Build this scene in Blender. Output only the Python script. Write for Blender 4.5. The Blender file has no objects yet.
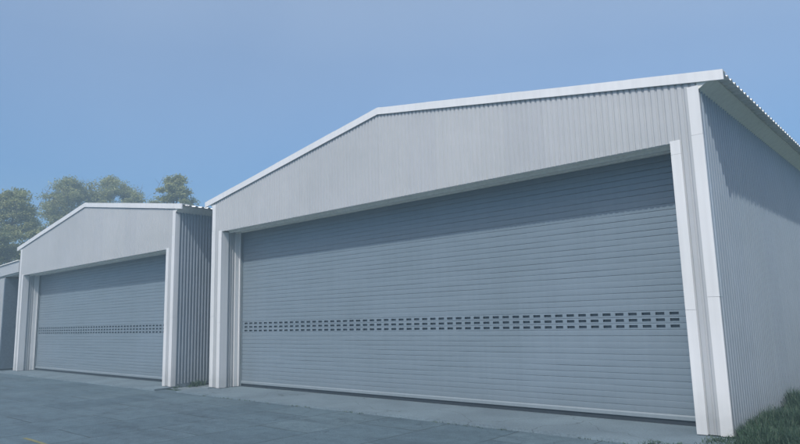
import bpy, bmesh, math, random
from mathutils import Vector, Matrix, noise
random.seed(7)
S = bpy.context.scene
COL = S.collection
R = math.radians

# ------------------------------------------------------------------ helpers
class MB:
    """collects vertices and faces for one mesh"""
    def __init__(s): s.v = []; s.f = []
    def quad(s, a, b, c, d):
        n = len(s.v); s.v += [tuple(a), tuple(b), tuple(c), tuple(d)]; s.f.append((n, n+1, n+2, n+3))
    def tri(s, a, b, c):
        n = len(s.v); s.v += [tuple(a), tuple(b), tuple(c)]; s.f.append((n, n+1, n+2))
    def box(s, x0, x1, y0, y1, z0, z1):
        n = len(s.v)
        s.v += [(x0,y0,z0),(x1,y0,z0),(x1,y1,z0),(x0,y1,z0),(x0,y0,z1),(x1,y0,z1),(x1,y1,z1),(x0,y1,z1)]
        s.f += [tuple(n+i for i in q) for q in ((0,3,2,1),(4,5,6,7),(0,1,5,4),(1,2,6,5),(2,3,7,6),(3,0,4,7))]
    def strip(s, A, B):
        """quads between two equally long poly-lines"""
        n = len(s.v); k = len(A); s.v += [tuple(p) for p in A] + [tuple(p) for p in B]
        for i in range(k-1): s.f.append((n+i, n+i+1, n+k+i+1, n+k+i))
    def grid(s, rows):
        n = len(s.v); k = len(rows[0])
        for r in rows: s.v += [tuple(p) for p in r]
        for j in range(len(rows)-1):
            for i in range(k-1):
                s.f.append((n+j*k+i, n+j*k+i+1, n+(j+1)*k+i+1, n+(j+1)*k+i))
    def prism(s, pts, axis, a0, a1):
        """closed 2-D outline extruded along axis ('x' or 'y')"""
        mk = (lambda p, a: (a, p[0], p[1])) if axis == 'x' else (lambda p, a: (p[0], a, p[1]))
        n = len(s.v); k = len(pts)
        s.v += [mk(p, a0) for p in pts] + [mk(p, a1) for p in pts]
        for i in range(k): j = (i+1) % k; s.f.append((n+i, n+j, n+k+j, n+k+i))
        s.f.append(tuple(n+i for i in range(k))[::-1]); s.f.append(tuple(n+k+i for i in range(k)))
    def tube(s, pts, rad, seg=6):
        rings = []
        for i, p in enumerate(pts):
            p = Vector(p)
            d = (Vector(pts[min(i+1, len(pts)-1)]) - Vector(pts[max(i-1, 0)])).normalized()
            a = d.orthogonal().normalized(); b = d.cross(a)
            rings.append([p + (a*math.cos(t) + b*math.sin(t))*rad[i] for t in [2*math.pi*q/seg for q in range(seg+1)]])
        s.grid(rings)
    def build(s, name, mat, parent=None, smooth=False, bevel=0, recalc=True):
        me = bpy.data.meshes.new(name); me.from_pydata(s.v, [], s.f)
        if recalc:
            bm = bmesh.new(); bm.from_mesh(me)
            bmesh.ops.recalc_face_normals(bm, faces=bm.faces); bm.to_mesh(me); bm.free()
        me.materials.append(mat)
        if smooth: me.polygons.foreach_set('use_smooth', [True]*len(me.polygons))
        o = bpy.data.objects.new(name, me); COL.objects.link(o)
        if parent: o.parent = parent
        if bevel:
            m = o.modifiers.new('bevel', 'BEVEL'); m.width = bevel; m.segments = 2; m.limit_method = 'ANGLE'
        return o

def thing(name, label, cat, loc=(0,0,0), group=None):
    o = bpy.data.objects.new(name, None); COL.objects.link(o); o.location = loc
    o['label'] = label; o['category'] = cat
    if group: o['group'] = group
    return o
def tag(o, **k):
    for a, b in k.items(): o[a] = b
    return o

# ------------------------------------------------------------------ materials
def new_mat(name):
    m = bpy.data.materials.new(name); m.use_nodes = True
    nt = m.node_tree; return m, nt, nt.nodes['Principled BSDF']
def N(nt, t, **k):
    n = nt.nodes.new(t)
    for a, b in k.items():
        if a in n.inputs.keys(): n.inputs[a].default_value = b
        else: setattr(n, a, b)
    return n
def L(nt, a, b): nt.links.new(a, b)
def rgb(c): return (c[0], c[1], c[2], 1)
def ramp(nt, src, stops):
    r = nt.nodes.new('ShaderNodeValToRGB'); e = r.color_ramp.elements
    e[0].position, e[0].color = stops[0][0], rgb(stops[0][1]); e[1].position, e[1].color = stops[-1][0], rgb(stops[-1][1])
    for p, c in stops[1:-1]: x = e.new(p); x.color = rgb(c)
    L(nt, src, r.inputs['Fac']); return r.outputs['Color']
def mul(nt, a, b, fac=1.0):
    m = nt.nodes.new('ShaderNodeMix'); m.data_type = 'RGBA'; m.blend_type = 'MULTIPLY'; m.inputs['Factor'].default_value = fac
    L(nt, a, m.inputs['A']); L(nt, b, m.inputs['B']); return m.outputs['Result']
def mixc(nt, fac, a, b):
    m = nt.nodes.new('ShaderNodeMix'); m.data_type = 'RGBA'
    L(nt, fac, m.inputs['Factor'])
    for s, k in ((a, 'A'), (b, 'B')):
        if isinstance(s, tuple): m.inputs[k].default_value = rgb(s)
        else: L(nt, s, m.inputs[k])
    return m.outputs['Result']

def painted_metal(name, col, rough=.42, metal=.0, sheet=None, streak=.1, wave=.0, dirt=.5):
    """colour-coated steel: sheet-to-sheet tone, faint rain streaks, splash dirt near the ground, slight oil-canning"""
    m, nt, b = new_mat(name)
    tc = N(nt, 'ShaderNodeTexCoord'); P = tc.outputs['Object']
    # vertical rain streaks
    mp = N(nt, 'ShaderNodeMapping'); mp.inputs['Scale'].default_value = (9, 9, .35); L(nt, P, mp.inputs['Vector'])
    n1 = N(nt, 'ShaderNodeTexNoise', Scale=1.6, Detail=5.0); L(nt, mp.outputs['Vector'], n1.inputs['Vector'])
    c = ramp(nt, n1.outputs['Fac'], [(.3, (1-streak,)*3), (.62, (1,1,1))])
    n2 = N(nt, 'ShaderNodeTexNoise', Scale=.55, Detail=4.0); L(nt, P, n2.inputs['Vector'])
    c = mul(nt, c, ramp(nt, n2.outputs['Fac'], [(.3, (.93,.935,.93)), (.7, (1.02,1.02,1.03))]))
    base = N(nt, 'ShaderNodeRGB'); base.outputs[0].default_value = rgb(col)
    c = mul(nt, base.outputs[0], c)
    if sheet:
        sx = N(nt, 'ShaderNodeSeparateXYZ'); L(nt, P, sx.inputs[0])
        dv = N(nt, 'ShaderNodeMath', operation='DIVIDE'); L(nt, sx.outputs[sheet[0]], dv.inputs[0]); dv.inputs[1].default_value = sheet[1]
        fl = N(nt, 'ShaderNodeMath', operation='FLOOR'); L(nt, dv.outputs[0], fl.inputs[0])
        wn = N(nt, 'ShaderNodeTexWhiteNoise', noise_dimensions='1D'); L(nt, fl.outputs[0], wn.inputs['W'])
        c = mul(nt, c, ramp(nt, wn.outputs['Value'], [(0, (.955,.96,.965)), (1, (1.01,1.01,1.0))]))
    if dirt:
        sz = N(nt, 'ShaderNodeSeparateXYZ'); L(nt, P, sz.inputs[0])
        n3 = N(nt, 'ShaderNodeTexNoise', Scale=7.0, Detail=6.0); L(nt, P, n3.inputs['Vector'])
        ad = N(nt, 'ShaderNodeMath', operation='MULTIPLY_ADD'); L(nt, n3.outputs['Fac'], ad.inputs[0]); ad.inputs[1].default_value = -.35; L(nt, sz.outputs['Z'], ad.inputs[2])
        rr = ramp(nt, ad.outputs[0], [(0, (dirt*.55,)*3), (.12, (dirt*.3,)*3), (.4, (0,0,0))])
        # dirt factor: ramp gives dirt at splash height, fading upward with ragged top
        c = mixc(nt, rr, c, (.13,.14,.135))
    L(nt, c, b.inputs['Base Color'])
    b.inputs['Roughness'].default_value = rough; b.inputs['Metallic'].default_value = metal
    n4 = N(nt, 'ShaderNodeTexNoise', Scale=3.0, Detail=3.0); L(nt, P, n4.inputs['Vector'])
    r = N(nt, 'ShaderNodeMapRange'); L(nt, n4.outputs['Fac'], r.inputs['Value']); r.inputs['To Min'].default_value = rough-.06; r.inputs['To Max'].default_value = rough+.1
    L(nt, r.outputs[0], b.inputs['Roughness'])
    if wave:
        n5 = N(nt, 'ShaderNodeTexNoise', Scale=1.8, Detail=2.0); L(nt, P, n5.inputs['Vector'])
        bp = N(nt, 'ShaderNodeBump', Strength=.6, Distance=wave); L(nt, n5.outputs['Fac'], bp.inputs['Height']); L(nt, bp.outputs[0], b.inputs['Normal'])
    return m

M = {}
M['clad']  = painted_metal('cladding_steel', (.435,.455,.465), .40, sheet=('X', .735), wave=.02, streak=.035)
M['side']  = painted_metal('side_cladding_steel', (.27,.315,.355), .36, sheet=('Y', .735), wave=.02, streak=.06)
M['trim']  = painted_metal('trim_steel', (.70,.715,.71), .36, streak=.07, wave=.006, dirt=.35)
M['roof']  = painted_metal('roof_steel', (.80,.80,.76), .42, dirt=0)
M['soffit']= painted_metal('soffit_steel', (.84,.83,.76), .45, dirt=0)
M['door']  = painted_metal('roller_door_steel', (.180,.232,.272), .31, streak=.05, wave=.006, dirt=.25)
M['bar']   = painted_metal('bottom_bar_steel', (.215,.265,.295), .36, streak=.06, dirt=.2)

def plain(name, col, rough=.7, metal=0):
    m, nt, b = new_mat(name)
    tc = N(nt, 'ShaderNodeTexCoord'); n = N(nt, 'ShaderNodeTexNoise', Scale=14.0, Detail=5.0); L(nt, tc.outputs['Object'], n.inputs['Vector'])
    base = N(nt, 'ShaderNodeRGB'); base.outputs[0].default_value = rgb(col)
    L(nt, mul(nt, base.outputs[0], ramp(nt, n.outputs['Fac'], [(.3, (.78,.78,.78)), (.7, (1.1,1.1,1.1))])), b.inputs['Base Color'])
    b.inputs['Roughness'].default_value = rough; b.inputs['Metallic'].default_value = metal
    return m
M['rubber'] = plain('rubber', (.02,.03,.04), .6)
M['slot']   = plain('slot_liner', (.07,.10,.125), .5)
M['bolt']   = plain('zinc', (.35,.36,.37), .4, .7)
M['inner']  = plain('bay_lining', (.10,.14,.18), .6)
M['yellow'] = plain('yellow_road_paint', (.17,.17,.075), .85)

def concrete(name, col, crack=False, scale=1.0):
    m, nt, b = new_mat(name)
    tc = N(nt, 'ShaderNodeTexCoord'); P = tc.outputs['Object']
    n1 = N(nt, 'ShaderNodeTexNoise', Scale=.9*scale, Detail=8.0, Roughness=.6); L(nt, P, n1.inputs['Vector'])
    n2 = N(nt, 'ShaderNodeTexNoise', Scale=38.0, Detail=5.0); L(nt, P, n2.inputs['Vector'])
    base = N(nt, 'ShaderNodeRGB'); base.outputs[0].default_value = rgb(col)
    c = mul(nt, base.outputs[0], ramp(nt, n1.outputs['Fac'], [(.3, (.72,.73,.74)), (.68, (1.12,1.12,1.1))]))
    c = mul(nt, c, ramp(nt, n2.outputs['Fac'], [(.32, (.8,.8,.8)), (.66, (1.1,1.1,1.1))]))
    v = N(nt, 'ShaderNodeTexVoronoi', feature='DISTANCE_TO_EDGE', Scale=.55)
    nd = N(nt, 'ShaderNodeTexNoise', Scale=1.3, Detail=5.0); L(nt, P, nd.inputs['Vector'])
    vm = N(nt, 'ShaderNodeMix', data_type='RGBA', blend_type='ADD'); vm.inputs['Factor'].default_value = 1.0
    L(nt, P, vm.inputs['A']); L(nt, nd.outputs['Color'], vm.inputs['B']); L(nt, vm.outputs['Result'], v.inputs['Vector'])
    c = mul(nt, c, ramp(nt, v.outputs['Distance'], [(0, (.45,.45,.45)), (.008, (1,1,1))]))
    L(nt, c, b.inputs['Base Color']); b.inputs['Roughness'].default_value = .8
    bp = N(nt, 'ShaderNodeBump', Strength=.5, Distance=.006); L(nt, n2.outputs['Fac'], bp.inputs['Height']); L(nt, bp.outputs[0], b.inputs['Normal'])
    return m
M['threshold'] = concrete('threshold_concrete', (.130,.180,.210))
M['footing']   = concrete('footing_concrete', (.15,.19,.215), scale=3)

# paving: concrete slabs 1.25 m wide, laid in courses running away from the doors
def paving():
    m, nt, b = new_mat('paving_slabs')
    tc = N(nt, 'ShaderNodeTexCoord'); P = tc.outputs['Object']
    nd = N(nt, 'ShaderNodeTexNoise', Scale=2.2, Detail=5.0); L(nt, P, nd.inputs['Vector'])
    sub = N(nt, 'ShaderNodeVectorMath', operation='SUBTRACT'); L(nt, nd.outputs['Color'], sub.inputs[0]); sub.inputs[1].default_value = (.5,.5,.5)
    scl = N(nt, 'ShaderNodeVectorMath', operation='SCALE'); L(nt, sub.outputs[0], scl.inputs[0]); scl.inputs['Scale'].default_value = .05
    add = N(nt, 'ShaderNodeVectorMath', operation='ADD'); L(nt, P, add.inputs[0]); L(nt, scl.outputs[0], add.inputs[1])
    mp = N(nt, 'ShaderNodeMapping'); mp.inputs['Rotation'].default_value = (0, 0, R(90)); L(nt, add.outputs[0], mp.inputs['Vector'])
    br = N(nt, 'ShaderNodeTexBrick'); L(nt, mp.outputs['Vector'], br.inputs['Vector'])
    br.offset = .5; br.inputs['Scale'].default_value = 1; br.inputs['Brick Width'].default_value = 2.1; br.inputs['Row Height'].default_value = 1.25
    br.inputs['Mortar Size'].default_value = .015; br.inputs['Mortar Smooth'].default_value = .5
    br.inputs['Color1'].default_value = (0,0,0,1); br.inputs['Color2'].default_value = (1,1,1,1); br.inputs['Mortar'].default_value = (.5,.5,.5,1)
    slab = ramp(nt, br.outputs['Color'], [(0, (.060,.101,.125)), (.5, (.069,.113,.138)), (1, (.080,.126,.150))])
    n1 = N(nt, 'ShaderNodeTexNoise', Scale=.5, Detail=9.0, Roughness=.62); L(nt, P, n1.inputs['Vector'])
    c = mul(nt, slab, ramp(nt, n1.outputs['Fac'], [(.32, (.86,.87,.88)), (.5,(.98,.98,.98)), (.7, (1.10,1.10,1.09))]))
    n2 = N(nt, 'ShaderNodeTexNoise', Scale=45.0, Detail=6.0); L(nt, P, n2.inputs['Vector'])
    c = mul(nt, c, ramp(nt, n2.outputs['Fac'], [(.3, (.66,.67,.68)), (.68, (1.22,1.21,1.2))]))
    n6 = N(nt, 'ShaderNodeTexNoise', Scale=6.0, Detail=8.0, Roughness=.7); L(nt, P, n6.inputs['Vector'])
    c = mul(nt, c, ramp(nt, n6.outputs['Fac'], [(.34, (.74,.76,.78)), (.5, (1,1,1)), (.66, (1.16,1.15,1.13))]))
    vc = N(nt, 'ShaderNodeTexVoronoi', feature='DISTANCE_TO_EDGE', Scale=.42); sc2 = N(nt, 'ShaderNodeVectorMath', operation='SCALE'); L(nt, nd.outputs['Color'], sc2.inputs[0]); sc2.inputs['Scale'].default_value = .9
    av = N(nt, 'ShaderNodeVectorMath', operation='ADD'); L(nt, P, av.inputs[0]); L(nt, sc2.outputs[0], av.inputs[1]); L(nt, av.outputs[0], vc.inputs['Vector'])
    c = mul(nt, c, ramp(nt, vc.outputs['Distance'], [(0, (.5,.52,.54)), (.006, (1,1,1))]))
    # long scuffs and stains along the slabs
    mp2 = N(nt, 'ShaderNodeMapping'); mp2.inputs['Scale'].default_value = (.5, 2.6, 1); mp2.inputs['Rotation'].default_value = (0,0,R(14)); L(nt, P, mp2.inputs['Vector'])
    n3 = N(nt, 'ShaderNodeTexNoise', Scale=1.1, Detail=7.0); L(nt, mp2.outputs['Vector'], n3.inputs['Vector'])
    c = mul(nt, c, ramp(nt, n3.outputs['Fac'], [(.33, (.80,.81,.82)), (.55, (1.04,1.04,1.04))]))
    # joints come and go: mortar factor broken by noise
    n4 = N(nt, 'ShaderNodeTexNoise', Scale=.8, Detail=6.0); L(nt, P, n4.inputs['Vector'])
    jr = ramp(nt, n4.outputs['Fac'], [(.36, (.4,.4,.4)), (.54, (1,1,1))])
    jm = N(nt, 'ShaderNodeMath', operation='MULTIPLY'); L(nt, br.outputs['Fac'], jm.inputs[0]); L(nt, jr, jm.inputs[1])
    c = mixc(nt, jm.outputs[0], c, (.022,.034,.038))
    L(nt, c, b.inputs['Base Color'])
    rr = N(nt, 'ShaderNodeMapRange'); L(nt, n1.outputs['Fac'], rr.inputs['Value']); rr.inputs['To Min'].default_value = .6; rr.inputs['To Max'].default_value = .9
    L(nt, rr.outputs[0], b.inputs['Roughness'])
    h = N(nt, 'ShaderNodeMath', operation='MULTIPLY_ADD'); L(nt, br.outputs['Fac'], h.inputs[0]); h.inputs[1].default_value = -1.5; L(nt, n2.outputs['Fac'], h.inputs[2])
    bp = N(nt, 'ShaderNodeBump', Strength=.6, Distance=.008); L(nt, h.outputs[0], bp.inputs['Height']); L(nt, bp.outputs[0], b.inputs['Normal'])
    return m
M['paving'] = paving()

def earth():
    m, nt, b = new_mat('ground_earth')
    tc = N(nt, 'ShaderNodeTexCoord'); P = tc.outputs['Object']
    n1 = N(nt, 'ShaderNodeTexNoise', Scale=.35, Detail=9.0); L(nt, P, n1.inputs['Vector'])
    n2 = N(nt, 'ShaderNodeTexNoise', Scale=12.0, Detail=6.0); L(nt, P, n2.inputs['Vector'])
    c = ramp(nt, n1.outputs['Fac'], [(.35, (.035,.06,.025)), (.55, (.06,.085,.035)), (.7, (.11,.10,.06))])
    c = mul(nt, c, ramp(nt, n2.outputs['Fac'], [(.3, (.6,.6,.6)), (.7, (1.15,1.15,1.15))]))
    L(nt, c, b.inputs['Base Color']); b.inputs['Roughness'].default_value = .95
    bp = N(nt, 'ShaderNodeBump', Strength=.8, Distance=.04); L(nt, n2.outputs['Fac'], bp.inputs['Height']); L(nt, bp.outputs[0], b.inputs['Normal'])
    return m
M['earth'] = earth()

def leafy(name, a, b_, rough=.55, trans=.25):
    m, nt, b = new_mat(name)
    tc = N(nt, 'ShaderNodeTexCoord'); P = tc.outputs['Object']
    n1 = N(nt, 'ShaderNodeTexNoise', Scale=1.4, Detail=4.0); L(nt, P, n1.inputs['Vector'])
    gi = N(nt, 'ShaderNodeNewGeometry')
    mm = N(nt, 'ShaderNodeMath', operation='MULTIPLY_ADD'); L(nt, gi.outputs['Random Per Island'], mm.inputs[0]); mm.inputs[1].default_value = .5
    ms = N(nt, 'ShaderNodeMath', operation='MULTIPLY'); L(nt, n1.outputs['Fac'], ms.inputs[0]); ms.inputs[1].default_value = .6; L(nt, ms.outputs[0], mm.inputs[2])
    L(nt, ramp(nt, mm.outputs[0], [(.2, a), (.8, b_)]), b.inputs['Base Color']); b.inputs['Roughness'].default_value = rough
    tr = N(nt, 'ShaderNodeBsdfTranslucent'); tr.inputs['Color'].default_value = rgb([x*1.4 for x in b_])
    mx = N(nt, 'ShaderNodeMixShader'); mx.inputs[0].default_value = trans
    L(nt, b.outputs[0], mx.inputs[1]); L(nt, tr.outputs[0], mx.inputs[2])
    L(nt, mx.outputs[0], nt.nodes['Material Output'].inputs['Surface'])
    return m
M['leaf_olive'] = leafy('olive_leaves', (.12,.145,.05), (.33,.345,.14))
M['leaf_dark']  = leafy('dark_leaves', (.09,.115,.05), (.23,.26,.11))
M['grass']      = leafy('grass_blades', (.020,.050,.026), (.045,.095,.045), trans=.2)
M['bark']       = plain('bark', (.10,.085,.07), .9)

# ------------------------------------------------------------------ corrugated profiles
def ribs(a0, a1, pitch=.0915, rib=.050, slope=.008, depth=.020):
    """(position, depth) points of trapezoidal cladding; depth 0 is the valley"""
    out = []; a = a0
    while a < a1:
        for d, h in ((0, depth), (rib, depth), (rib+slope, 0), (pitch-slope, 0)):
            if a+d < a1: out.append((a+d, h))
        a += pitch
    out.append((a1, out[-1][1])); return out
def roofribs(a0, a1):
    return ribs(a0, a1, pitch=.19, rib=.045, slope=.03, depth=.038)

# ------------------------------------------------------------------ the shed
def shed(label, x0, x1, Y, header, eave, apex, over, length, row_z, seams, door_label=None):
    """x0..x1 facade, Y front plane, header = height of the door opening, eave/apex = top of the rake trim"""
    t = thing('metal_shed', label, 'shed', ((x0+x1)/2, Y, 0), 'metal garages in a row')
    OX, OY = (x0+x1)/2, Y
    def B(mb, name, mat, parent=t, **k):
        if parent is t: mb.v = [(a-OX, b-OY, c) for a, b, c in mb.v]
        else: mb.v = [(a-OX, b-OY, c) for a, b, c in mb.v]
        return mb.build(name, mat, parent, **k)
    xm = (x0+x1)/2; e0, e1 = x0-over, x1+over
    FH = .14                                                  # height of the rake trim
    def ztop(x): return eave + (apex-eave)*(1-abs(x-xm)/(xm-e0))
    o0, o1 = x0+.44, x1-.43                                   # opening
    rec = .60                                                 # door stands this far back
    # front cladding: gable above the door plus the two narrow piers
    mb = MB(); pts = []
    for x, d in ribs(x0+.01, x1-.01, rib=.050, slope=.014, depth=.015): pts.append((x, d+.005))
    def seg(lo, hi, zb):
        P = [(x, d) for x, d in pts if lo < x < hi]
        P = [(lo, P[0][1])] + P + [(hi, P[-1][1])]
        if lo < xm < hi: P = sorted(P + [(xm, [d for x, d in P if x < xm][-1])])
        zs = [0, .33, .66, 1]
        rows = []
        for q in zs:
            rows.append([(x, Y-d + .0015*noise.noise(Vector((x*1.7, q*3, Y))), zb + (ztop(x)-.055-zb)*q) for x, d in P])
        mb.grid(rows)
    seg(x0+.01, o0-.02, .02); seg(o0-.02, o1+.02, header); seg(o1+.02, x1-.01, .02)
    B(mb, 'front_cladding', M['clad'], recalc=False)
    # side, rear cladding
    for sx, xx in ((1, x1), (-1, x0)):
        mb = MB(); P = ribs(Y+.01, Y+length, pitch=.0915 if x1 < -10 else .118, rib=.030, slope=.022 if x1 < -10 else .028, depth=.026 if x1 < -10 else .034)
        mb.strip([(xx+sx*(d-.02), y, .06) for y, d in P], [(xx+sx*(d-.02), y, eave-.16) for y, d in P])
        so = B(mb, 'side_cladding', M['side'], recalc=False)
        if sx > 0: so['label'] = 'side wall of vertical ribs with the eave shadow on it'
        mb = MB(); mb.box(*(sorted((xx+sx*.004, xx-sx*.10))), Y+.02, Y+length, 0, .07); B(mb, 'base_plinth', M['footing'])
        # boxed eave beam under the roof edge
        mb = MB(); a, b2 = sorted((xx-sx*.01, xx+sx*.215))
        mb.prism([(xx-sx*.01, eave-.19), (xx+sx*.20, eave-.056), (xx+sx*.20, eave-.035), (xx-sx*.01, eave-.03)], 'y', Y-.02, Y+length); B(mb, 'eave_beam', M['soffit'])
    mb = MB(); P = ribs(x0+.01, x1-.01)
    mb.strip([(x, Y+length+d, .02) for x, d in P], [(x, Y+length+d, ztop(x)-.06) for x, d in P]); B(mb, 'rear_cladding', M['clad'], recalc=False)
    # roof sheets
    P = roofribs(Y-.01, Y+length+.12)
    for sx, xe in ((1, e1), (-1, e0)):
        mb = MB()
        xs = [xm, xm+(xe-xm)*.5, xe]
        top = [[(x, y, ztop(x)-.052+d) for y, d in P] for x in xs]
        bot = [[(x, y, ztop(x)-.056+d) for y, d in P] for x in xs]
        mb.grid(top); mb.grid(bot); mb.strip(top[-1], bot[-1])
        B(mb, 'roof_sheet', M['roof'], recalc=False)
    mb = MB(); mb.prism([(xm-.2, ztop(xm-.2)+.004), (xm, apex+.012), (xm+.2, ztop(xm+.2)+.004), (xm+.2, ztop(xm+.2)-.012), (xm, apex-.005), (xm-.2, ztop(xm-.2)-.012)], 'y', Y-.028, Y+length+.12)
    B(mb, 'ridge_cap', M['trim'])
    # rake trims, in lapped lengths
    for sx, xe in ((1, e1), (-1, e0)):
        mb = MB(); cuts = [xm] + [xm+(xe-xm)*s for s in seams] + [xe]
        for i in range(len(cuts)-1):
            a, c = cuts[i], cuts[i+1]; off = .0025*(i % 2); n = 5
            xs = [a+(c-a)*k/n for k in range(n+1)]
            wob = [.0025*noise.noise(Vector((x*1.3, 7, Y))) for x in xs]
            f0 = [(x, Y-.052-off, ztop(x)-FH+w) for x, w in zip(xs, wob)]
            f1 = [(x, Y-.052-off, ztop(x)+off+w) for x, w in zip(xs, wob)]
            r1 = [(x, Y+.14, ztop(x)+off+w) for x, w in zip(xs, wob)]
            b0 = [(x, Y-.0235, ztop(x)-FH+w) for x, w in zip(xs, wob)]
            b1 = [(x, Y-.0235, ztop(x)-.01+w) for x, w in zip(xs, wob)]
            mb.strip(f0, f1); mb.strip(f1, r1); mb.strip(b0, f0); mb.strip(b0, b1)
            mb.quad(f0[-1], f1[-1], b1[-1], b0[-1]); mb.quad(f1[-1], r1[-1], (r1[-1][0], r1[-1][1], r1[-1][2]-.03), b1[-1])
        B(mb, 'rake_trim', M['trim'], recalc=False)
    # corner posts (angle flashings): front leg and side leg
    for sx, xx in ((1, x1), (-1, x0)):
        mb = MB(); lv = [.012, 1.78, 3.98, eave-FH+.02]
        for i in range(3):
            off = .002*(i % 2); zt = min(lv[i+1], ztop(xx-sx*.07)-.06)
            a, c = sorted((xx-sx*.14, xx+sx*(.0095+off)))
            mb.box(a, c, Y-.0265-off, Y-.005, lv[i], zt-.002)
            a, c = sorted((xx+sx*.004, xx-sx*.06)); a, c = (xx-sx*.05, xx+sx*(.010+off)); a, c = min(a, c), max(a, c)
            mb.box(a, c, Y-.005, Y+.11, lv[i], min(zt-.002, eave-.22))
        B(mb, 'corner_post', M['trim'], bevel=.003)
    # posts beside the door
    for sx, xx in ((1, o1), (-1, o0)):
        mb = MB(); lv = [.012, 1.62, header-.17, header+.028]
        for i in range(3):
            off = .002*(i % 2); a, c = sorted((xx, xx+sx*.137))
            mb.box(a, c, Y-.0285-off, Y-.004, lv[i], lv[i+1]-.002)
        # leg wrapping into the opening
        a, c = sorted((xx+.0015*sx, xx+sx*.03)); mb.box(a, c, Y-.004, Y+.19, .012, header-.004)
        B(mb, 'door_post', M['trim'], bevel=.003)
        # corrugated return and the inner trim that carries the guide rail
        mb = MB(); P = ribs(Y+.19, Y+.40, pitch=.07, rib=.025, slope=.008, depth=.022)
        mb.strip([(xx+sx*(.045-d), y, .012) for y, d in P], [(xx+sx*(.045-d), y, header) for y, d in P])
        B(mb, 'return_cladding', M['clad'], recalc=False)
        mb = MB(); a, c = sorted((xx+sx*.002, xx+sx*.05)); mb.box(a, c, Y+.40, Y+.515, .012, header)
        a, c = sorted((xx-sx*.03, xx+sx*.05)); mb.box(a, c, Y+.515, Y+.55, .012, header)
        B(mb, 'inner_trim', M['trim'], bevel=.003)
        mb = MB(); a, c = sorted((xx-sx*.055, xx+sx*.04)); mb.box(a, c, Y+.575, Y+.585, .012, header); mb.box(a, c, Y+.635, Y+.645, .012, header)
        B(mb, 'guide_rail', M['bar'])
    # stepped soffit above the door
    mb = MB()
    mb.box(o0, o1, Y+.012, Y+.20, header+.018, header+.035)
    mb.box(o0+.001, o1-.001, Y+.20, Y+.215, header-.03, header+.03)
    mb.box(o0, o1, Y+.215, Y+.42, header+.002, header+.034)
    mb.box(o0+.001, o1-.001, Y+.42, Y+.435, header-.022, header+.034)
    mb.box(o0, o1, Y+.435, Y+.66, header+.008, header+.038)
    mb.box(o0-.05, o1+.05, Y+.66, Y+.70, 0, header+.04)
    s_ = B(mb, 'door_soffit', M['soffit'])
    # ---- roller door
    yd = Y+rec; pitch = .0925; z = .145; d0, d1 = o0-.03, o1+.03
    mb = MB(); hz = 0.0; slots = []; nx = 46
    slotw, slotp, sloth = .13, .2045, .041
    k = 0; rows_done = 0
    hole_rows = []
    kk = round((row_z-.145-pitch/2)/pitch)
    while z < header+.02:
        z1 = z+pitch
        ph = random.random()*50; tilt = random.uniform(-.0008, .0008)
        def yy(x, u):      # bulge of slat and its hand-rolled waviness
            prof = {0: .007, 1: -.0012, 2: -.0024, 3: -.003, 4: -.0026, 5: -.0012, 6: .009}[u]
            if u in (0, 6): prof *= max(.15, .75 + 1.5*noise.noise(Vector((x*.75, (z if u == 0 else z+pitch)*40, Y))))
            return yd + prof + tilt*(u-3)/3 + .0022*noise.noise(Vector((x*.9, ph, u*.05))) + .0011*noise.noise(Vector((x*4, ph+9, u*.1)))
        us = [0, .035, .25, .5, .78, .955, 1.0]
        if k in (kk-1, kk, kk+1):
            # ventilated slat: real openings between x-breaks
            first = o0+.155; brk = [d0]; holes = []
            x = first
            while x+slotw < o1-.13:
                brk += [x, x+slotw]; holes.append((x, x+slotw)); x += slotp
            brk.append(d1)
            zc = z+pitch*.52; ua = (zc-sloth/2-z)/pitch; ub = (zc+sloth/2-z)/pitch
            us2 = [0, .035, ua, ub, .955, 1.0]; mp = [0, 1, 2, 4, 5, 6]
            for r in range(5):
                for i in range(len(brk)-1):
                    if r == 2 and i % 2 == 1: continue
                    xa, xb = brk[i], brk[i+1]
                    mb.quad((xa, yy(xa, mp[r]), z+us2[r]*pitch), (xb, yy(xb, mp[r]), z+us2[r]*pitch), (xb, yy(xb, mp[r+1]), z+us2[r+1]*pitch), (xa, yy(xa, mp[r+1]), z+us2[r+1]*pitch))
            for xa, xb in holes: slots.append((xa, xb, z+ua*pitch, z+ub*pitch))
        else:
            rows = []
            for u in range(7): rows.append([(d0+(d1-d0)*i/nx, yy(d0+(d1-d0)*i/nx, u), z+us[u]*pitch) for i in range(nx+1)])
            mb.grid(rows)
        z = z1; k += 1
    curtain = B(mb, 'roller_door', M['door'], recalc=False)
    if door_label: curtain['label'] = door_label
    def slot_mesh(m_, s):
        a, c, p, q = s; f, g = yd-.006, yd+.03
        m_.quad((a,g,p),(c,g,p),(c,g,q),(a,g,q)); m_.quad((a,f+.004,p),(c,f+.004,p),(c,g,p),(a,g,p)); m_.quad((a,f+.004,q),(c,f+.004,q),(c,g,q),(a,g,q))
        m_.quad((a,f+.004,p),(a,f+.004,q),(a,g,q),(a,g,p)); m_.quad((c,f+.004,p),(c,f+.004,q),(c,g,q),(c,g,p))
    slots.sort(key=lambda s: -s[0])
    for s in slots[:99]:
        m_ = MB(); slot_mesh(m_, s); B(m_, 'vent_slot', M['slot'], curtain, recalc=False)
    m_ = MB()
    for s in slots[99:]: slot_mesh(m_, s)
    B(m_, 'vent_slot', M['slot'], curtain, recalc=False)['kind'] = 'stuff'
    mb = MB(); mb.prism([(yd-.012, .072), (yd-.018, .078), (yd-.018, .125), (yd-.006, .146), (yd+.02, .146), (yd+.02, .072)], 'x', d0, d1)
    B(mb, 'bottom_bar', M['bar'], curtain)
    mb = MB(); mb.box(d0+.02, d1-.02, yd+.004, yd+.02, .004, .0745); B(mb, 'bottom_seal', M['rubber'], curtain)
    return t

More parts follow.
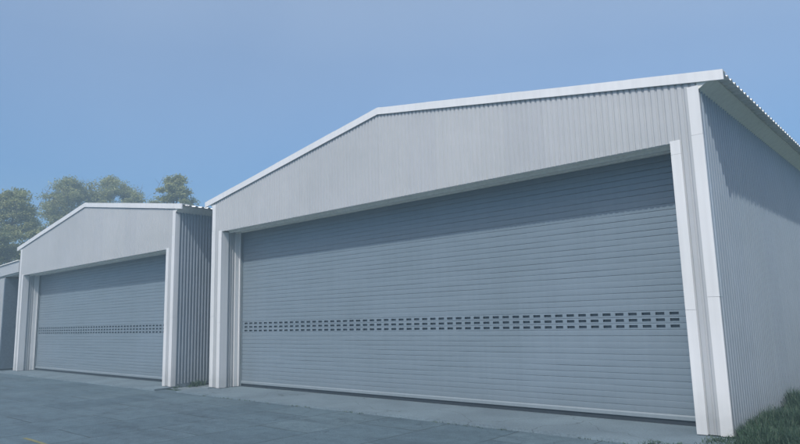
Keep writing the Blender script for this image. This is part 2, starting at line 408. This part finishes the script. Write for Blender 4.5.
a = shed('large pale steel shed in the foreground with a wide blue grey roller door', -14.46, -2.38, 8.95, 3.93, 4.79, 5.84, .34, 19, 1.52, [.2, .52, .8],
     'blue grey slatted roller door with three rows of vent slots')
b = shed('smaller looking pale steel shed further left, its roller door partly shaded, beside the narrow gap', -27.42, -15.56, 8.50, 3.62, 4.77, 5.68, .36, 15, 1.46, [.35, .7])

# ------------------------------------------------------------------ lean-to bay at the far left
t = thing('lean_to_bay', 'low open fronted lean-to bay at the left edge, joined to the smaller shed', 'lean-to', (-29.5, 8.45, 0))
def BL(mb, name, mat, **k):
    mb.v = [(x+29.5, y-8.45, z) for x, y, z in mb.v]; return mb.build(name, mat, t, **k)
xl, xr = -33.9, -27.46
def zr(x): return 4.215 + (x+27.5)*.03
mb = MB(); mb.prism([(xl, 3.62), (xr, 3.78), (xr, zr(xr)), (xl, zr(xl))], 'y', 8.45, 8.52); BL(mb, 'fascia_board', M['clad'], bevel=.004)
mb = MB(); mb.prism([(xl-.1, zr(xl)+.003), (xr, zr(xr)+.003), (xr, zr(xr)+.035), (xl-.1, zr(xl)+.03)], 'y', 8.40, 15.5); BL(mb, 'roof_sheet', M['roof'])
mb = MB(); mb.prism([(xl, 3.58), (xr, 3.74), (xr, 3.80), (xl, 3.64)], 'y', 8.53, 10.3); BL(mb, 'soffit', M['soffit'])
mb = MB(); P = ribs(xl, -29.12, pitch=.0915); mb.strip([(x, 8.53-d, .02) for x, d in P], [(x, 8.53-d, 3.66) for x, d in P]); BL(mb, 'pier_cladding', M['clad'], recalc=False)
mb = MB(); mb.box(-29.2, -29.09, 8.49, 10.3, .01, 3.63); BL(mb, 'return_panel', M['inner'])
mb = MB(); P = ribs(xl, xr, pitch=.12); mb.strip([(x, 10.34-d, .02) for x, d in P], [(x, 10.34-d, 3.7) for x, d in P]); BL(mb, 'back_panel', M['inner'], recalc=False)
mb = MB(); mb.box(xl-.05, xl, 8.5, 15.4, .01, 3.95); BL(mb, 'side_wall', M['side'])

# ------------------------------------------------------------------ ground, paving, threshold
def sheet(name, x0, x1, y0, y1, z, mat, kind='structure'):
    mb = MB(); mb.quad((x0,y0,z),(x1,y0,z),(x1,y1,z),(x0,y1,z)); o = mb.build(name, mat); o['kind'] = kind; return o
sheet('ground', -255, 255, -255, 255, -.075, M['earth'])
sheet('paving', -60.0, 14.0, -18.75, 8.9, -.045, M['paving'])
# ragged concrete thresholds in front of each door
def threshold(x0, x1, y0, yw, yback):
    mb = MB(); n = int((x1-x0)/.07); ys = []
    for i in range(n+1):
        x = x0+(x1-x0)*i/n
        ys.append((x, y0 + .022*noise.noise(Vector((x*1.1, 3, 0))) + .012*noise.noise(Vector((x*6, 8, 0)))))
    mb.strip([(x, y, -.004) for x, y in ys], [(x, yw, .003) for x, y in ys])
    mb.strip([(x, yw, .003) for x, y in ys], [(x, yback, .003) for x, y in ys])
    mb.strip([(x, y-.012, -.06) for x, y in ys], [(x, y, -.004) for x, y in ys])
    a, b_ = ys[0], ys[-1]
    for q in (a, b_): mb.quad((q[0], q[1], -.06), (q[0], yback, -.06), (q[0], yback, .003), (q[0], q[1], -.004))
    o = mb.build('concrete_threshold', M['threshold'], recalc=False); o['kind'] = 'structure'; return o
threshold(-14.62, -2.30, 8.13, 8.90, 9.62)
threshold(-27.9, -15.50, 8.02, 8.45, 9.16)
mb = MB(); mb.box(-15.46, -14.66, 8.42, 30, -.06, -.02); o = mb.build('gap_path', M['footing']); o['kind'] = 'structure'
mb = MB()
for (x, y) in ((-14.47, 8.78), ):
    mb.box(x-.09, x+.22, y-.02, y+.12, -.05, .03)
tag(mb.build('footing_block', M['footing'], bevel=.01), label='small concrete footing block at the foot of the left corner post', category='footing')
# yellow paint mark on the paving
mb = MB(); q = 12
A = [(-10.86+.88*i/q, 3.545+.012*noise.noise(Vector((i*.7, 1, 1))), -.041) for i in range(q+1)]
Bp = [(-10.86+.88*i/q, 3.605+.012*noise.noise(Vector((i*.7, 9, 1))), -.041) for i in range(q+1)]
mb.strip(A, Bp); o = mb.build('yellow_marking', M['yellow']); tag(o, kind='structure')

# ------------------------------------------------------------------ grass and weeds
def blade(mb, x, y, z, h, w, lean, az):
    dx, dy = math.cos(az), math.sin(az); px, py = -dy*w, dx*w
    b0 = (x-px, y-py, z); b1 = (x+px, y+py, z)
    mx, my, mz = x+dx*lean*.35*h, y+dy*lean*.35*h, z+h*.6
    tx, ty, tz = x+dx*lean*h, y+dy*lean*h, z+h*(1-.35*lean)
    mb.quad(b0, b1, (mx+px*.7, my+py*.7, mz), (mx-px*.7, my-py*.7, mz))
    mb.tri((mx-px*.7, my-py*.7, mz), (mx+px*.7, my+py*.7, mz), (tx, ty, tz))
mb = MB(); random.seed(3)
def edge(y): return -2.33
for i in range(52000):
    y = 8.35 + 10.5*random.random()**1.35; x = edge(y) + 3.4*random.random()**1.25
    if y < 8.9 and x < -2.3 + (8.9-y)*.3: continue
    c = noise.noise(Vector((x*1.6, y*1.6, 0))); c2 = noise.noise(Vector((x*5, y*5, 4)))
    h = (.16 + .12*c + .07*c2 + .12*random.random()); 
    if c + c2*.5 < -.35 and random.random() < .6: continue
    blade(mb, x, y, -.075, max(.05, h)*(1+.5*max(0, min(1, (y-9.2)/2.0))), random.uniform(.003, .007), random.uniform(.1, .9), random.uniform(0, 6.28))
g = mb.build('grass', M['grass'], recalc=False); g['kind'] = 'stuff'
# weeds growing in the joint along the threshold and in the gap
mb = MB()
def tuft(x, y, n, h, z=-.045, r=.05):
    for i in range(n):
        blade(mb, x+random.gauss(0, r), y+random.gauss(0, r*.5), z, h*random.uniform(.4, 1.1), random.uniform(.003, .008), random.uniform(.3, 1.2), random.uniform(0, 6.28))
for i in range(60):
    x = random.uniform(-14.4, -2.5)
    if noise.noise(Vector((x*1.4, 2, 2))) > -.05: tuft(x, 8.10+random.uniform(-.02, .03), 7, .03, r=.045)
for i in range(26): tuft(random.uniform(-3.25, -2.3), 8.12+random.uniform(-.03, .1), 22, .085)
for i in range(40): tuft(random.uniform(-2.55, -2.2), random.uniform(8.15, 8.95), 22, .12)
for i in range(20): tuft(random.uniform(-15.50, -15.2), random.uniform(8.45, 9.8), 14, .07, -.02)
for i in range(8): tuft(-15.38+random.uniform(-.1, .12), 9.15+random.uniform(-.25, .3), 22, .20, -.02)
for i in range(30): tuft(random.uniform(-15.5, -14.4), 8.38+random.uniform(-.05, .04), 9, .035)
w = mb.build('weeds', M['grass'], recalc=False); w['kind'] = 'stuff'

# ------------------------------------------------------------------ trees behind the sheds
def tree(label, x, y, h, crown_r, crown_lo, seed, leafmat, nleaf, lean=(0,0), clumps=26, leaf=.115, twigs=14, flat=.6):
    rnd = random.Random(seed)
    t = thing('tree', label, 'tree', (x, y, -.07), 'trees beyond the sheds')
    wood = MB(); leaves = MB()
    top = Vector((lean[0], lean[1], h*.93))
    trunk = [Vector((0,0,0))]
    for i in range(1, 8):
        f = i/7; trunk.append(Vector((lean[0]*f + rnd.gauss(0,.12), lean[1]*f + rnd.gauss(0,.12), h*.93*f)))
    r0 = .022*h
    wood.tube(trunk, [r0*(1-.88*i/7) for i in range(8)], 8)
    cl = []
    for i in range(clumps):
        f = (i+.5)/clumps; zc = crown_lo + (h-crown_lo)*(f**.85)
        u = (zc-crown_lo)/(h-crown_lo)
        rad = crown_r*(math.sin(math.pi*min(1, (u*.82+.16)))**.7)*rnd.uniform(.4, 1.18)
        az = i*2.399 + rnd.uniform(-.5, .5)
        # limb leaving the trunk lower down and rising
        zs = max(crown_lo*.75, zc - rad*rnd.uniform(.5, 1.0)); fs = zs/(h*.93)
        st = Vector((lean[0]*fs, lean[1]*fs, zs)); end = Vector((lean[0]*u+math.cos(az)*rad, lean[1]*u+math.sin(az)*rad, zc))
        mid = st.lerp(end, .5) + Vector((rnd.gauss(0,.2), rnd.gauss(0,.2), -.05*rad))
        br = max(.025, r0*.35*(1-fs*.7))
        wood.tube([st, mid, end], [br, br*.6, br*.2], 5)
        cl.append((end, rnd.uniform(.4, 1.0)*crown_r*.34))
        cl.append((mid.lerp(end, .5)+Vector((rnd.gauss(0,.3), rnd.gauss(0,.3), rnd.gauss(.1,.2))), rnd.uniform(.35, .7)*crown_r*.3))
    cl.append((top, crown_r*.25))
    # twigs with sprays of leaves
    per = max(1, nleaf//(len(cl)*9))
    for c, r in cl:
        for s in range(9):
            d = Vector((rnd.gauss(0,1), rnd.gauss(0,1), rnd.gauss(.25,.8))).normalized()
            tip = c + Vector((d.x*r, d.y*r, d.z*r*flat))*rnd.uniform(.6, 1.15)
            wood.tube([c, c.lerp(tip, .55)+Vector((0,0,-.03)), tip], [.018, .011, .004], 3)
            for q in range(per):
                f = rnd.uniform(.25, 1.1); p = c.lerp(tip, f) + Vector((rnd.gauss(0, .16), rnd.gauss(0, .16), rnd.gauss(0, .11)))*(.6+r*.35)
                a = Vector((rnd.gauss(0,1), rnd.gauss(0,1), rnd.gauss(0,.7))).normalized(); b_ = a.orthogonal().normalized()
                b_.rotate(Matrix.Rotation(rnd.uniform(0, 6.28), 3, a))
                l = leaf*rnd.uniform(.6, 1.3); w_ = l*.36
                leaves.quad(p-a*l*.5, p+b_*w_, p+a*l*.6, p-b_*w_)
    for i in range(twigs):                                   # bare twigs poking out of the crown
        az = rnd.uniform(0, 6.28); rr = crown_r*rnd.uniform(.2, .8)
        c = Vector((lean[0]+math.cos(az)*rr, lean[1]+math.sin(az)*rr, h*rnd.uniform(.86, .97)-rr*.35))
        e = c + Vector((rnd.gauss(0,.5), rnd.gauss(0,.5), rnd.uniform(.7, 1.5)))
        wood.tube([c, c.lerp(e,.5)+Vector((rnd.gauss(0,.1),0,0)), e], [.022, .014, .005], 3)
        e2 = c.lerp(e,.5)+Vector((rnd.gauss(0,.4), rnd.gauss(0,.4), rnd.uniform(.2,.5)))
        wood.tube([c.lerp(e,.5), e2], [.012, .004], 3)
    wood.build('trunk', M['bark'], t, smooth=True, recalc=False)
    leaves.build('crown', leafmat, t, recalc=False)
    return t
tree('tall feathery olive tree at the left edge, over the lean-to bay', -45.0, 13.2, 10.3, 2.4, 2.4, 11, M['leaf_olive'], 56000, clumps=62)
tree('dark leafy tree low at the left edge, behind the lean-to bay roof', -42.0, 11.0, 7.6, 3.4, 1.2, 12, M['leaf_dark'], 42000, clumps=52, twigs=3)
tree('broad spreading olive tree rising behind the left half of the smaller shed', -50.3, 18.8, 12.5, 3.7, 4.0, 14, M['leaf_olive'], 62000, clumps=66, twigs=22)
tree('olive tree crown behind the ridge of the smaller shed', -49.8, 21.5, 13.0, 3.7, 5.0, 15, M['leaf_olive'], 52000, clumps=56, twigs=20)
tree('small rounded olive tree showing above the gap beside the smaller shed', -41.2, 22.3, 12.0, 1.75, 6.0, 16, M['leaf_olive'], 34000, clumps=46, twigs=6)

# ------------------------------------------------------------------ light
SD = Vector((.295, -1.0, 1.27)).normalized()
el = math.asin(SD.z); rot = math.atan2(SD.x, SD.y)
w = bpy.data.worlds.new('World'); S.world = w; w.use_nodes = True; nt = w.node_tree
bg = nt.nodes['Background']; sky = nt.nodes.new('ShaderNodeTexSky'); sky.sky_type = 'NISHITA'; sky.sun_disc = False
sky.sun_elevation = el; sky.sun_rotation = rot; sky.altitude = 0; sky.air_density = 1.0; sky.dust_density = 1.0; sky.ozone_density = 1.0
# brightness gradient put into the sky colour: dark blue low down, bright overhead
tc = N(nt, 'ShaderNodeTexCoord'); sz = N(nt, 'ShaderNodeSeparateXYZ'); L(nt, tc.outputs['Generated'], sz.inputs[0])
nz = N(nt, 'ShaderNodeTexNoise', Scale=1.6, Detail=3.0); L(nt, tc.outputs['Generated'], nz.inputs['Vector'])
ma = N(nt, 'ShaderNodeMath', operation='MULTIPLY_ADD'); L(nt, nz.outputs['Fac'], ma.inputs[0]); ma.inputs[1].default_value = .12; L(nt, sz.outputs['Z'], ma.inputs[2])
sky_tint = ramp(nt, ma.outputs[0], [(.10, (.23,.40,.58)), (.28, (.42,.58,.74)), (.45, (.92,.90,.90)), (.62, (1.75,1.44,1.18))])
L(nt, mul(nt, sky.outputs[0], sky_tint), bg.inputs['Color']); bg.inputs['Strength'].default_value = .15
sl = bpy.data.lights.new('sun', 'SUN'); sl.energy = 2.5; sl.angle = R(.5); sl.color = (1, .98, .95)
so = bpy.data.objects.new('sun', sl); COL.objects.link(so); so.rotation_euler = SD.to_track_quat('Z', 'Y').to_euler(); so.location = SD*60

# ------------------------------------------------------------------ closed box of thin volume, added for a blue wash and lifted darks
m = bpy.data.materials.new('added_haze_volume'); m.use_nodes = True; hn = m.node_tree
hn.nodes.remove(hn.nodes['Principled BSDF'])
pv = hn.nodes.new('ShaderNodeVolumePrincipled'); pv.inputs['Color'].default_value = (.56,.79,.93,1); pv.inputs['Density'].default_value = .0085; pv.inputs['Anisotropy'].default_value = .0
hn.links.new(pv.outputs[0], hn.nodes['Material Output'].inputs['Volume'])
mb = MB(); mb.box(-260, 260, -260, 260, -1.1, 15.5); hz = mb.build('added_haze', m); hz['kind'] = 'stuff'

# ------------------------------------------------------------------ camera
cam = bpy.data.cameras.new('camera'); co = bpy.data.objects.new('camera', cam); COL.objects.link(co); S.camera = co
cam.sensor_width = 36; cam.lens = 628/800*36; cam.clip_start = .1; cam.clip_end = 3000
Rw = Matrix(((0.746,0.120,0.655),(0.665,-0.097,-0.740),(-0.025,0.988,-0.152)))
# camera axes in world = rows of world<-camera; orthonormalise
cx = Vector((Rw[0][0], Rw[1][0], Rw[2][0])).normalized(); cz = Vector((Rw[0][2], Rw[1][2], Rw[2][2])); cz = (cz - cx*cz.dot(cx)).normalized(); cy = cz.cross(cx)
m4 = Matrix((cx, cy, cz)).transposed().to_4x4(); m4.translation = Vector((0, 0, 1.6)); co.matrix_world = m4
S.view_settings.view_transform = 'Standard'; S.view_settings.look = 'None'; S.view_settings.exposure = .4; S.view_settings.gamma = 1
S.view_settings.use_curve_mapping = False
S.render.resolution_x = 1024; S.render.resolution_y = 568
